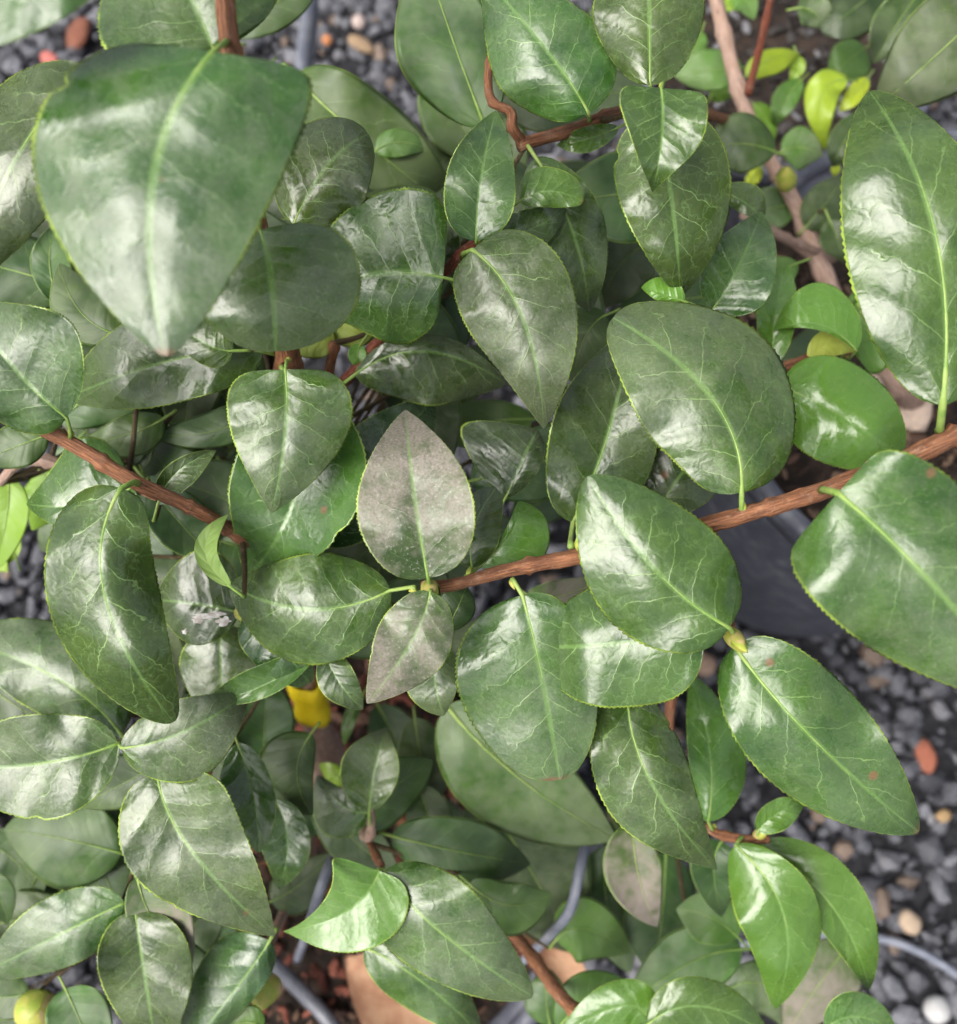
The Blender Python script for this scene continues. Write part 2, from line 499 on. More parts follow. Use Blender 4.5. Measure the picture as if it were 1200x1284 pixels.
def bud(shrub, px, py, d, px2, py2, width, d2=None, name='bud', scales=True):
    """a pointed bud from (px,py) to its tip (px2,py2), wrapped in overlapping scales"""
    a, t = P(px, py, d), P(px2, py2, d2 or d)
    ax = (t - a); L = ax.length; z = ax.normalized()
    x = z.orthogonal().normalized(); y = z.cross(x)
    r = width * 0.5 * d / F
    def rp(s): return r * (math.sin(math.pi * min(s, 1) ** 0.78) ** 0.72) if 0 < s < 1 else 0.0
    vs, fs = [], []
    ns, nk = 12, 14
    for i in range(ns + 1):
        s = i / ns
        rr = max(rp(s), 0.0002)
        for k in range(nk):
            an = 2 * math.pi * k / nk
            vs.append(z * L * s + (x * math.cos(an) + y * math.sin(an)) * rr)
    for i in range(ns):
        for k in range(nk):
            fs.append((i * nk + k, i * nk + (k + 1) % nk, (i + 1) * nk + (k + 1) % nk, (i + 1) * nk + k))
    o = link(name, mesh(name, vs, fs), shrub, a, (MAT['bud'],))
    if scales:
        for j in range(5):
            vs, fs = [], []
            a0 = j * 2.4; top = 0.45 + 0.13 * j
            for i in range(9):
                s = 0.02 + top * i / 8
                hw = 1.25 * math.sqrt(max(1 - (i / 8) ** 2.2, 0.0))
                for k in range(7):
                    an = a0 + hw * (k / 6 * 2 - 1)
                    rr = rp(s) * 1.0 + 0.00035 + 0.03 * r * (5 - j) * 0.3
                    vs.append(z * L * s + (x * math.cos(an) + y * math.sin(an)) * rr)
            for i in range(8):
                for k in range(6): fs.append((i * 7 + k, i * 7 + k + 1, (i + 1) * 7 + k + 1, (i + 1) * 7 + k))
            link('bud_scale', mesh('bud_scale', vs, fs), o, a, (MAT['bud_tip'] if j % 2 else MAT['bud'],))
    return o

# ------------------------------------------------------------------ ground and gravel
def ground():
    bm = bmesh.new()
    bmesh.ops.create_grid(bm, x_segments=2, y_segments=2, size=60)
    me = bpy.data.meshes.new('ground'); bm.to_mesh(me); bm.free()
    o = link('ground', me, None, (0, 0, 0), (MAT['ground'],)); o['kind'] = 'structure'
ground()

def stone_pts(R, a, bb, c):
    """a knocked-about octahedral pebble: 14 points, 24 faces"""
    vs = []
    for v in [(1, 0, 0), (-1, 0, 0), (0, 1, 0), (0, -1, 0), (0, 0, 1), (0, 0, -1)]: vs.append(Vector(v) * R.uniform(0.85, 1.1))
    for sx in (-1, 1):
        for sy in (-1, 1):
            for sz in (-1, 1): vs.append(Vector((sx, sy, sz)) * R.uniform(0.50, 0.70))
    M = Matrix.Rotation(R.uniform(0, 6.28), 3, 'Z') @ Matrix.Rotation(R.uniform(-0.5, 0.5), 3, 'X') @ Matrix.Rotation(R.uniform(-0.5, 0.5), 3, 'Y')
    return [M @ Vector((v.x * a, v.y * bb, v.z * c)) for v in vs]
STONE_F = []
_c = {}
for i, (sx, sy, sz) in enumerate([(sx, sy, sz) for sx in (0, 1) for sy in (0, 1) for sz in (0, 1)]): _c[(sx, sy, sz)] = 6 + i
for ax_i in range(3):
    for sg in (0, 1):
        cen = ax_i * 2 + (0 if sg else 1)
        o2 = [k for k in range(3) if k != ax_i]
        ring = []
        for p, q in ((0, 0), (1, 0), (1, 1), (0, 1)):
            key = [0, 0, 0]; key[ax_i] = sg; key[o2[0]] = p; key[o2[1]] = q
            ring.append(_c[tuple(key)])
        for k in range(4):
            f = (cen, ring[k], ring[(k + 1) % 4])
            flipf = (sg == 1) == (ax_i != 1)
            STONE_F.append(f if flipf else f[::-1])

def scatter(name, n, area, h, size, mat, colors, seed, asp=(0.6, 1.0), flat=(0.45, 0.8), test=None, layers=1):
    R = random.Random(seed)
    vs, fs, cols = [], [], []
    for i in range(n):
        x = R.uniform(area[0], area[1]); y = R.uniform(area[2], area[3])
        if test and not test(x, y): continue
        a = size * R.choice([0.35, 0.5, 0.7, 0.9, 1, 1.15, 1.5]) * R.uniform(0.8, 1.15)
        pts = stone_pts(R, a, a * R.uniform(*asp), a * R.uniform(*flat))
        z = (h(x, y) if callable(h) else h) + R.uniform(0.0, size * 1.1) * layers
        n0 = len(vs)
        vs.extend(p + Vector((x, y, z)) for p in pts)
        fs.extend(tuple(n0 + k for k in f) for f in STONE_F)
        c = R.choice(colors); v = R.uniform(0.75, 1.3)
        cols.extend([(c[0] * v, c[1] * v, c[2] * v, 1)] * len(pts))
    me = mesh(name, vs, fs, False)
    at = me.color_attributes.new('tint', 'FLOAT_COLOR', 'POINT')
    at.data.foreach_set('color', [x for c in cols for x in c])
    return me
G = [(0.045, 0.046, 0.054)] * 4 + [(0.075, 0.077, 0.089)] * 6 + [(0.115, 0.117, 0.132)] * 6 + [(0.17, 0.17, 0.185)] * 2 + [(0.15, 0.11, 0.085)]
gme = scatter('gravel', 26000, (-0.75, 0.9, -0.75, 1.0), 0.0, 0.0086, 'stone', G, 5, (0.5, 0.9))
go = link('gravel', gme, None, (0, 0, 0), (MAT['stone'],)); go['kind'] = 'stuff'
go['label'] = 'dark slate gravel covering the ground between the pots'; go['category'] = 'gravel'

# ------------------------------------------------------------------ pots
def lathe(name, prof, n=72, wob=0.0):
    vs, fs = [], []
    for r, z in prof:
        for k in range(n):
            an = 2 * math.pi * k / n
            rr = r * (1 + wob * math.sin(3 * an + 1))
            vs.append((rr * math.cos(an), rr * math.sin(an), z))
    for i in range(len(prof) - 1):
        for k in range(n):
            fs.append((i * n + k, i * n + (k + 1) % n, (i + 1) * n + (k + 1) % n, (i + 1) * n + k))
    return mesh(name, vs, fs)
def pot(c, r, h, label, seed, chip_cols, chip_n, soil_drop=0.03):
    e = empty('nursery_pot', (c.x, c.y, 0))
    tag(e, label, 'pot', 'plastic nursery pots on the gravel')
    rb = r * 0.87
    w = link('pot_wall', lathe('pot_wall', [(0.002, 0.004), (rb, 0.004), (rb + 0.004, 0.012), (r - 0.004, h - 0.03), (r - 0.004, h - 0.012),
                                            (r - 0.008, h - 0.012), (rb - 0.002, 0.02), (0.002, 0.02)], 72, 0.006), e, None, (MAT['pot'],))
    rm = link('rim', lathe('rim', [(r - 0.0035, h - 0.026), (r + 0.004, h - 0.024), (r + 0.005, h - 0.004), (r + 0.002, h), (r - 0.004, h),
                                   (r - 0.0065, h - 0.004), (r - 0.007, h - 0.016)], 72, 0.006), e, None, (MAT['pot'],))
    # soil: a bumpy disc
    vs, fs = [(0, 0, h - soil_drop + 0.006)], []
    nr, nk = 16, 48
    for i in range(1, nr + 1):
        rr = (r - 0.012) * i / nr
        for k in range(nk):
            an = 2 * math.pi * k / nk
            x, y = rr * math.cos(an), rr * math.sin(an)
            vs.append((x, y, h - soil_drop + 0.006 * noise.noise(Vector((x * 40 + seed, y * 40, 0)))))
    for k in range(nk): fs.append((0, 1 + k, 1 + (k + 1) % nk))
    for i in range(nr - 1):
        for k in range(nk):
            a = 1 + i * nk + k; b2 = 1 + i * nk + (k + 1) % nk
            fs.append((a, a + nk, b2 + nk, b2))
    link('soil', mesh('soil', vs, fs), e, None, (MAT['soil'],))
    me = scatter('bark_mulch', chip_n, (c.x - r, c.x + r, c.y - r, c.y + r), h - soil_drop, 0.0062, 'chip', chip_cols, seed, (0.25, 0.6), (0.15, 0.4),
                 lambda x, y: (x - c.x) ** 2 + (y - c.y) ** 2 < (r - 0.016) ** 2)
    m = link('bark_mulch', me, None, (0, 0, 0), (MAT['chip'],)); m['kind'] = 'stuff'
    m['label'] = 'loose bark mulch on the soil of the ' + label; m['category'] = 'mulch'
    return e
POT_H = 0.22
POT_A = 0.33
PA = PZ(1215, 440, POT_A); PB = PZ(985, 40, 0.2); PC = PZ(440, 1075, POT_H)
pot(PA, 0.155, POT_A, 'black plastic pot with dark crumbly soil and bare wall showing', 3,
    [(0.03, 0.018, 0.012)] * 3 + [(0.08, 0.045, 0.03), (0.14, 0.09, 0.06)], 1500)
pot(PB, 0.13, 0.2, 'added black plastic pot of dark soil that darkens the background behind the yellow leaves', 5,
    [(0.02, 0.016, 0.014)] * 4 + [(0.05, 0.045, 0.042)] * 2 + [(0.16, 0.16, 0.17)], 900)  # pot added to darken the dim ground here; its black soil stands in for shade
pot(PC, 0.150, POT_H, 'grey plastic pot holding red bark mulch under the yellow tie', 8,
    [(0.10, 0.03, 0.02), (0.17, 0.055, 0.035), (0.05, 0.025, 0.018), (0.07, 0.04, 0.025), (0.16, 0.09, 0.06)], 1900)

# ------------------------------------------------------------------ the two shrubs
A = empty('camellia_shrub', (PA.x, PA.y, POT_A - 0.03))
tag(A, 'glossy green camellia whose thick brown branch reaches across from the pot with dark soil', 'shrub')
C = empty('camellia_shrub', (PC.x, PC.y, POT_H - 0.03))
tag(C, 'dusty leaved camellia with a yellow tie round its stem, growing from bark mulch', 'shrub')

# --- branches of shrub A
sa = PZ(1150, 500, POT_A - 0.035)
wbranch(A, [(sa, 0.0085), (P(1125, 480, 0.535), 0.0056), (P(1050, 378, 0.525), 0.0047), (P(1000, 262, 0.515), 0.0043), (P(965, 200, 0.51), 0.0038),
            (P(932, 130, 0.50), 0.0039), (P(905, 30, 0.49), 0.0037), (P(885, -60, 0.48), 0.0035)], 'bark_pale', 'stem')
branch(A, [(1045, 325, 0.53, 11), (1000, 305, 0.50, 10), (950, 285, 0.46, 9)], 'bark_pale')
branch(A, [(1035, 345, 0.53, 12), (1020, 325, 0.53, 12), (980, 295, 0.52, 10), (930, 270, 0.5, 9)], 'bark_pale')
branch(A, [(1020, 300, 0.53, 9), (1055, 260, 0.52, 9), (1100, 215, 0.5, 8)], 'bark')
branch(A, [(938, 118, 0.49, 10), (955, 50, 0.5, 9), (972, -30, 0.5, 8)], 'bark_red')
branch(A, [(925, 155, 0.49, 10), (870, 140, 0.42, 12), (782, 141, 0.352, 15), (720, 162, 0.345, 16), (650, 182, 0.34, 15)], 'bark')
branch(A, [(655, 178, 0.34, 13), (642, 160, 0.335, 13), (640, 140, 0.335, 12), (618, 128, 0.335, 11), (612, 100, 0.34, 11), (618, 60, 0.34, 10)], 'bark')
# the long branch, from the soil up outside the frame and in across the picture
wbranch(A, [(sa + Vector((0.03, 0, 0)), 0.006), (P(1330, 500, 0.5), 0.0045), (P(1330, 520, 0.36), 0.0038), (P(1260, 535, 0.29), 0.0034), (P(1200, 546, 0.283), 0.0032),
            (P(1130, 578, 0.287), 0.0031), (P(1040, 612, 0.292), 0.0029), (P(945, 642, 0.297), 0.0028), (P(870, 662, 0.301), 0.0027),
            (P(790, 685, 0.305), 0.0028), (P(720, 699, 0.308), 0.0028), (P(640, 714, 0.308), 0.0024), (P(570, 733, 0.306), 0.0021), (P(528, 736, 0.304), 0.0017)], 'bark', 'branch', 14, 0.2, 14)
branch(A, [(1075, 440, 0.43, 9), (1030, 447, 0.40, 13), (1010, 452, 0.375, 14), (978, 462, 0.372, 14), (940, 475, 0.38, 12)], 'bark')
branch(A, [(870, 664, 0.303, 10), (905, 720, 0.318, 9), (918, 790, 0.305, 9)], 'bark')
branch(A, [(965, 1052, 0.375, 10), (930, 1052, 0.378, 12), (890, 1040, 0.385, 11), (850, 1000, 0.40, 11), (840, 900, 0.42, 12), (860, 760, 0.40, 12), (900, 655, 0.31, 10)], 'bark')

# --- branches of shrub C
sc0 = PZ(405, 985, POT_H - 0.03)
wbranch(C, [(sc0, 0.0115), (P(412, 955, 0.60), 0.0105), (P(398, 915, 0.53), 0.0066), (P(388, 866, 0.49), 0.0060), (P(378, 830, 0.475), 0.0057)], 'bark_pale', 'stem', 9, 0.12, 14)
wbranch(C, [(P(380, 838, 0.478), 0.0054), (P(372, 800, 0.465), 0.0053), (P(362, 640, 0.42), 0.0052),
            (P(362, 462, 0.345), 0.0046), (P(345, 380, 0.315), 0.0036), (P(322, 275, 0.285), 0.0030), (P(300, 160, 0.262), 0.0028), (P(286, 40, 0.25), 0.0027), (P(278, -60, 0.245), 0.0025)],
        'bark', 'stem', 9, 0.12, 14)
branch(C, [(364, 700, 0.44, 14), (320, 685, 0.345, 16), (285, 662, 0.330, 17), (262, 648, 0.318, 17), (225, 630, 0.312, 18), (165, 602, 0.308, 19), (90, 556, 0.304, 19), (40, 530, 0.30, 21), (0, 512, 0.298, 22), (-70, 480, 0.295, 23)], 'bark', n=12)
branch(C, [(364, 560, 0.39, 14), (400, 510, 0.37, 14), (440, 470, 0.355, 15), (500, 400, 0.345, 13), (552, 348, 0.332, 14), (580, 318, 0.322, 15), (598, 304, 0.318, 12)], 'bark_red', n=12)
branch(C, [(402, 560, 0.375, 10), (412, 490, 0.37, 12), (412, 470, 0.365, 13), (420, 430, 0.355, 12)], 'bark')
branch(C, [(400, 925, 0.565, 14), (350, 945, 0.48, 14), (285, 936, 0.40, 12), (220, 940, 0.36, 11), (150, 932, 0.345, 12)], 'bark')
branch(C, [(410, 960, 0.60, 14), (440, 1010, 0.50, 11), (462, 1050, 0.42, 13), (466, 1010, 0.405, 8)], 'bark_pale')
branch(C, [(455, 1040, 0.45, 9), (478, 1085, 0.38, 10)], 'bark')
branch(C, [(412, 968, 0.6, 14), (520, 1040, 0.56, 14), (600, 1120, 0.50, 14), (660, 1190, 0.445, 15), (700, 1245, 0.42, 17), (745, 1290, 0.40, 18), (800, 1330, 0.39, 17)], 'bark', n=12)
branch(C, [(270, 940, 0.4, 10), (240, 1020, 0.41, 10), (160, 1135, 0.385, 11), (150, 1140, 0.375, 8)], 'bark')
branch(C, [(405, 965, 0.6, 13), (385, 1040, 0.55, 14), (388, 1070, 0.52, 14), (340, 1180, 0.45, 11), (330, 1220, 0.41, 9)], 'bark_pale')
branch(C, [(90, 590, 0.37, 12), (60, 578, 0.375, 16), (25, 580, 0.38, 15), (0, 605, 0.385, 11)], 'bark_pale')
branch(C, [(200, 625, 0.33, 10), (140, 600, 0.36, 12), (90, 590, 0.37, 12)], 'bark')
branch(C, [(366, 720, 0.44, 11), (335, 752, 0.375, 10), (302, 768, 0.345, 9)], 'bark')

LA = lambda *a, **k: leaf(A, *a, **k)
LC = lambda *a, **k: leaf(C, *a, **k)
# ============ leaves of shrub C, nearest first
LC((268, 64), (192, 225), (207, 447), 164, 160, 0.212, dt=0.02, k=-0.24, pkl=0.30, pkr=0.36, b0=0.36, b1=0.74, dark=0.3, rib=0.75, wave=0.02, nch=1.0, ew=0.0, dust=0.6, vein=0.25, arch=0.06, at=(284, 52, 0.25), label='large close leaf with a pale midrib')
LC((170, -90), (20, -35), (-150, 90), 78, 78, 0.20, dust=0.2, vein=0.2, dt=0.0)
LC((270, 66), (240, -5), (190, -130), 125, 112, 0.262, dust=0.25, vein=0.8, k=-0.1, at=(288, 50, 0.252))
LC((118, 92), (25, 190), (-50, 370), 80, 72, 0.275, dust=0.3, vein=0.7, k=-0.3)
LC((84, 524), (14, 458), (-45, 372), 62, 92, 0.292, dust=0.35, vein=0.6, kr=0.35, kl=-0.2, at=(88, 548, 0.302), pkr=0.46, pkl=0.42, b0=0.5, dark=0.35, b1=1.15, dt=-0.1, nch=0.0)
LC((330, 440), (215, 452), (78, 502), 56, 72, 0.334, dust=0.35, kr=-0.35, kl=-0.1, at=(350, 446, 0.345))
LC((326, 288), (340, 352), (345, 441), 116, 98, 0.258, fresh=0.1, dust=0.6, vein=0.5, pk=0.5, b0=0.45, b1=0.45, k=-0.25, tipdrop=0.25, dt=0.03, at=(322, 282, 0.286), label='dusty round leaf with its tip curled under')
LC((292, 440), (255, 430), (214, 398), 26, 42, 0.318, dust=0.3, k=-0.2, pk=0.4)
LC((368, 282), (410, 208), (462, 168), 62, 62, 0.315, dust=0.35, b1=0.55, k=-0.3)
LC((556, 348), (470, 344), (385, 372), 88, 108, 0.312, dust=0.15, vein=1.0, pkl=0.36, pkr=0.28, kl=-0.55, kr=-0.1, dt=0.22, b0=0.38, b1=0.8)
LC((560, 345), (545, 300), (552, 240), 32, 30, 0.34, dust=0.3, dark=0.4)
LC((597, 302), (603, 225), (622, 139), 46, 46, 0.306, dust=0.2, vein=1.0, k=0.18, pk=0.42, at=(599, 306, 0.318), label='upright leaf at the tip of the twig')
LC((652, 252), (690, 240), (731, 253), 32, 20, 0.317, dust=0.1, fresh=0.2, k=-0.4, vein=1.0, b1=0.5)
LC((612, 304), (660, 290), (710, 262), 28, 28, 0.325, dust=0.3, dark=0.2, vein=1.0, k=-0.3)
LC((592, 313), (655, 398), (682, 538), 76, 68, 0.300, dust=0.7, k=-0.3, pk=0.38, b0=0.5, b1=0.95, at=(580, 322, 0.32), dt=0.06, label='grey bloomed leaf hanging from the twig')
LC((672, 198), (718, 290), (739, 392), 42, 52, 0.336, dust=0.35, k=-0.2)
LC((608, 158), (566, 45), (528, -70), 70, 58, 0.355, dust=0.55, vein=0.3, lo=True)
LC((368, 95), (452, 172), (580, 275), 62, 62, 0.405, dust=0.4, vein=0.6, lo=True, fresh=0.12)
LC((545, 95), (570, 140), (610, 215), 50, 45, 0.45, dust=0.6, lo=True, fresh=0.2)
LC((575, 285), (520, 235), (450, 200), 40, 40, 0.42, dust=0.5, lo=True, fresh=0.1)
LC((470, 190), (500, 178), (538, 188), 18, 20, 0.40, dust=0.3, lo=True, fresh=0.2)
LC((358, 463), (357, 548), (340, 644), 82, 76, 0.302, dust=0.45, pk=0.30, b0=0.48, b1=0.95, k=-0.18, at=(360, 452, 0.325), vein=0.9)
LC((360, 480), (372, 610), (312, 722), 82, 84, 0.330, dust=0.15, pk=0.45, b0=0.5, b1=0.7, k=0.3, fresh=0.1)
LC((405, 682), (468, 590), (545, 500), 58, 60, 0.352, dust=0.2, dark=0.7, k=-0.2)
LC((445, 470), (535, 440), (635, 482), 22, 68, 0.348, dust=0.3, k=-0.25, pk=0.5, dark=0.2)
LC((490, 740), (388, 764), (286, 732), 70, 72, 0.320, dust=0.15, kl=-0.45, kr=-0.3, vein=0.8, at=(520, 737, 0.306))
LC((168, 610), (100, 633), (33, 632), 40, 82, 0.338, dust=0.05, dark=0.2, pk=0.30, k=-0.15, vein=0.6, fresh=0.1)
LC((152, 612), (131, 745), (218, 906), 68, 74, 0.288, dust=0.12, kl=-0.62, kr=-0.48, vein=1.0, pk=0.45, b0=0.45, b1=0.6, at=(172, 606, 0.305), wave=0.06, label='long glossy leaf arching down from the brown branch')
LC((198, 632), (222, 592), (271, 565), 14, 24, 0.318, dust=0.2, k=0.5, dark=0.2)
LC((288, 735), (257, 690), (286, 645), 13, 16, 0.31, dust=0.1, fresh=0.1, flip=True, k=0.3, serr=0.3, label='yellowish curled leaf showing its underside')
LC((300, 768), (248, 758), (192, 752), 50, 72, 0.345, dust=0.25, dark=0.35, k=-0.2)
LC((312, 765), (345, 800), (388, 858), 30, 42, 0.335, dust=0.2, dark=0.5, b1=0.5)
LC((152, 920), (70, 850), (-60, 800), 50, 72, 0.375, dust=0.75, k=-0.3)
LC((148, 932), (45, 958), (-90, 962), 68, 64, 0.335, dust=0.6, k=0.15, vein=0.7, at=(155, 931, 0.345))
LC((152, 938), (228, 918), (312, 868), 40, 60, 0.325, dust=0.75, k=-0.2, at=(150, 930, 0.345))
LC((396, 818), (325, 862), (258, 878), 15, 26, 0.340, fresh=0.15, dust=0.3, k=0.6)
LC((278, 782), (277, 840), (280, 920), 52, 50, 0.365, dust=0.7, k=-0.2, vein=0.4)
LC((330, 955), (332, 905), (335, 850), 40, 40, 0.42, dust=0.3, lo=True)
LC((198, 970), (238, 1064), (345, 1174), 78, 74, 0.335, dust=0.55, k=0.12, b0=0.5, b1=0.95, vein=0.6, at=(192, 945, 0.36), pk=0.42)
LC((172, 1100), (195, 1160), (240, 1213), 50, 30, 0.365, dust=0.9, lo=True)
LC((156, 1132), (78, 1170), (-35, 1228), 42, 48, 0.365, dust=0.8, k=-0.3, at=(158, 1136, 0.378))
LC((170, 1142), (180, 1215), (198, 1330), 62, 56, 0.365, dust=0.45, k=0.1, at=(160, 1137, 0.378), vein=0.7)
LC((82, 1240), (100, 1280), (130, 1350), 42, 42, 0.385, dust=0.7, lo=True)
LC((152, 1070), (80, 1052), (5, 1040), 62, 60, 0.41, dust=0.55, lo=True, dark=0.1)
LC((200, 955), (150, 985), (95, 1010), 28, 36, 0.38, dust=0.3, lo=True, dark=0.3)
LC((338, 1180), (300, 1235), (225, 1330), 26, 58, 0.372, dust=0.4, dark=0.4, kl=-0.8)
LC((298, 932), (318, 1000), (325, 1070), 28, 40, 0.365, dust=0.35)
LC((390, 920), (372, 970), (392, 1022), 22, 52, 0.39, dust=0.2, lo=True, k=-0.4, dark=0.2)
LC((345, 1003), (360, 1055), (350, 1115), 30, 34, 0.385, dust=0.2, dark=0.3)
LC((463, 1016), (470, 965), (485, 912), 44, 30, 0.398, dust=0.75, k=0.3, at=(465, 1040, 0.41), b1=1.0, fresh=0.1)
LC((461, 1018), (430, 1010), (398, 972), 42, 18, 0.403, dust=0.75, k=-0.3, at=(465, 1040, 0.41), fresh=0.1)
LC((476, 1092), (434, 1143), (354, 1168), 60, 56, 0.355, dust=0.35, fresh=0.33, k=0.2, pkl=0.40, pkr=0.13, b0=0.42, b1=1.35, nch=0.0, at=(474, 1092, 0.38), label='pale green S-curved leaf')
LC((482, 1092), (548, 1165), (668, 1250), 64, 60, 0.358, dust=0.6, kl=-0.15, kr=-0.38, dt=0.0, b0=0.5, b1=0.7, at=(474, 1092, 0.38), tipdrop=0.15)
LC((458, 1188), (530, 1232), (605, 1300), 38, 40, 0.385, dust=0.3, k=-0.3, vein=0.3)
LC((560, 885), (650, 975), (772, 1052), 58, 72, 0.41, dust=0.65, lo=True, fresh=0.12, vein=0.3)
LC((588, 1108), (640, 1135), (692, 1120), 30, 38, 0.41, dust=0.25, lo=True, fresh=0.1)
LC((600, 990), (665, 1090), (720, 1195), 75, 70, 0.47, dust=0.55, lo=True, dark=0.2)
LC((520, 900), (530, 960), (545, 1010), 35, 30, 0.46, dust=0.6, lo=True)
LC((525, 985), (540, 1035), (548, 1085), 30, 28, 0.45, dust=0.5, lo=True, dark=0.3)
LC((408, 818), (425, 855), (455, 890), 24, 24, 0.335, dust=0.35, dark=0.2)
LC((545, 800), (545, 850), (556, 898), 32, 42, 0.328, dust=0.45, dark=0.3)
LC((540, 742), (515, 805), (460, 882), 48, 44, 0.286, dust=0.95, k=-0.12, b0=0.55, at=(540, 738, 0.302), label='small taupe dusted leaf beside the end bud')
LC((490, 565), (520, 530), (560, 505), 26, 26, 0.40, dust=0.2, lo=True)
LC((668, 525), (600, 530), (535, 545), 32, 28, 0.43, dust=0.4, lo=True, fresh=0.2)
LC((205, 525), (160, 545), (95, 560), 30, 24, 0.36, dust=0.4, lo=True)
LC((320, 510), (270, 540), (190, 545), 22, 26, 0.365, dust=0.3, lo=True, dark=0.4)
LC((180, 600), (230, 660), (270, 700), 38, 34, 0.375, dust=0.3, lo=True, dark=0.5)
LC((10, 600), (8, 650), (-10, 720), 28, 30, 0.40, fresh=0.66, dust=0.1, lo=True, label='yellow leaf')
LC((50, 590), (60, 620), (40, 665), 28, 30, 0.42, fresh=0.65, dust=0.1, lo=True)
LC((95, 640), (75, 665), (50, 690), 36, 30, 0.44, dust=0.8, lo=True)
LC((20, 700), (0, 690), (-40, 720), 30, 30, 0.44, fresh=0.7, lo=True)
LC((60, 545), (20, 560), (-30, 580), 28, 30, 0.35, dust=0.3, lo=True)
LC((420, 430), (440, 405), (480, 390), 30, 34, 0.362, fresh=0.5, flip=True, lo=True, at=(418, 462, 0.365))
LC((420, 428), (390, 425), (350, 430), 26, 24, 0.358, fresh=0.5, flip=True, lo=True, at=(414, 470, 0.365))
LC((452, 432), (448, 445), (452, 462), 12, 12, 0.35, fresh=0.3, lo=True, dust=0.1)
LC((640, 240), (600, 180), (540, 160), 50, 60, 0.46, dust=0.5, lo=True, fresh=0.15)
LC((430, 385), (350, 330), (300, 250), 50, 50, 0.36, dust=0.3, lo=True, dark=0.4)
LC((150, 420), (100, 390), (75, 330), 34, 40, 0.34, dust=0.35, lo=True)
LC((75, 380), (62, 330), (70, 280), 24, 26, 0.36, dust=0.35, lo=True)
LC((700, 1290), (740, 1250), (790, 1235), 34, 30, 0.43, dust=0.1, lo=True, fresh=0.15)
LC((690, 1285), (685, 1250), (690, 1215), 28, 28, 0.47, dust=0.3, lo=True)
LC((698, 1178), (735, 1165), (790, 1195), 40, 42, 0.465, dust=0.3, lo=True, fresh=0.25)
LC((815, 1285), (780, 1262), (700, 1300), 28, 36, 0.385, dust=0.1, fresh=0.25)
LC((812, 1285), (880, 1262), (965, 1300), 38, 40, 0.375, dust=0.1, fresh=0.15, k=-0.25)
LC((-20, 1060), (20, 1080), (50, 1130), 40, 40, 0.45, dust=0.3, lo=True, dark=0.5)
LC((-30, 1110), (-5, 1120), (10, 1160), 24, 26, 0.42, dust=0.2, lo=True, dark=0.3)
LC((38, 1245), (10, 1250), (-40, 1250), 30, 30, 0.40, dust=0.3, lo=True, dark=0.2)
LC((340, 1130), (375, 1110), (420, 1070), 30, 34, 0.47, dust=0.3, lo=True, dark=0.4)
LC((455, 870), (440, 900), (432, 935), 8, 10, 0.44, dust=0.1, lo=True, fresh=0.2)
LC((430, 985), (420, 970), (400, 958), 14, 12, 0.45, fresh=0.7, lo=True)
LC((330, 1290), (310, 1282), (280, 1290), 22, 22, 0.385, fresh=0.2, dust=0.1, lo=True)
LC((560, 790), (575, 760), (585, 735), 26, 22, 0.345, dark=0.7, dust=0.1, lo=True)
LC((470, 770), (510, 760), (570, 765), 34, 24, 0.36, dust=0.6, lo=True)
# ============ leaves of shrub A
LA((738, 142), (688, 66), (605, -30), 72, 72, 0.312, dust=0.35, vein=0.9, kl=-0.42, kr=-0.25, dt=0.05, b0=0.5, at=(738, 152, 0.348))
LA((815, 107), (814, 10), (812, -95), 68, 68, 0.300, dust=0.15, kl=-0.4, kr=-0.2, vein=0.6, at=(822, 118, 0.34))
LA((829, 110), (830, 172), (818, 241), 60, 52, 0.276, dust=0.1, k=0.25, pk=0.2, b0=0.32, b1=1.05, nch=1.0, vein=0.9, at=(832, 104, 0.30))
LA((822, 145), (842, 250), (853, 373), 80, 66, 0.302, dust=0.1, k=-0.3, pk=0.38, vein=1.0, b0=0.5, fresh=0.08)
LA((775, 160), (735, 175), (698, 182), 16, 16, 0.345, fresh=0.15, dust=0.1, k=0.3)
LA((880, 243), (780, 243), (690, 262), 60, 55, 0.40, dust=0.35, lo=True, vein=0.3)
LA((1182, 508), (1172, 290), (1090, 114), 118, 78, 0.272, dust=0.18, kl=-0.38, kr=-0.1, dt=0.05, vein=0.45, at=(1178, 540, 0.284), b1=0.7, label='long bluish green leaf standing up from the thick branch')
LA((1290, -40), (1195, 50), (1095, 140), 62, 60, 0.40, dust=0.65, lo=True, vein=0.3)
LA((892, 390), (925, 335), (955, 265), 42, 52, 0.345, dust=0.3, k=0.2)
LA((905, 240), (935, 255), (958, 275), 26, 14, 0.36, dust=0.2, fresh=0.1, k=-0.3)
LA((858, 378), (830, 368), (804, 360), 10, 22, 0.318, fresh=0.4, dust=0.05)
LA((970, 455), (972, 390), (988, 332), 22, 28, 0.378, fresh=0.35, dust=0.15, k=0.4)
LA((1074, 440), (1028, 408), (970, 414), 6, 52, 0.365, fresh=0.42, dust=0.1, kr=-0.2, at=(1060, 452, 0.39), pk=0.5)
LA((1014, 452), (1042, 430), (1076, 440), 18, 18, 0.374, fresh=0.72, dust=0.0, flip=True, serr=0.3)
LA((1066, 436), (1095, 425), (1150, 425), 55, 42, 0.395, fresh=0.4, dust=0.1, lo=True)
LA((1062, 425), (1075, 400), (1075, 360), 24, 24, 0.42, fresh=0.3, dust=0.1, lo=True)
LA((978, 486), (1050, 518), (1128, 575), 66, 64, 0.360, fresh=0.36, dust=0.1, k=-0.35, dt=-0.3, b0=0.5, b1=0.5, vein=0.3, at=(975, 470, 0.372), label='bright glossy round leaf under the branch')
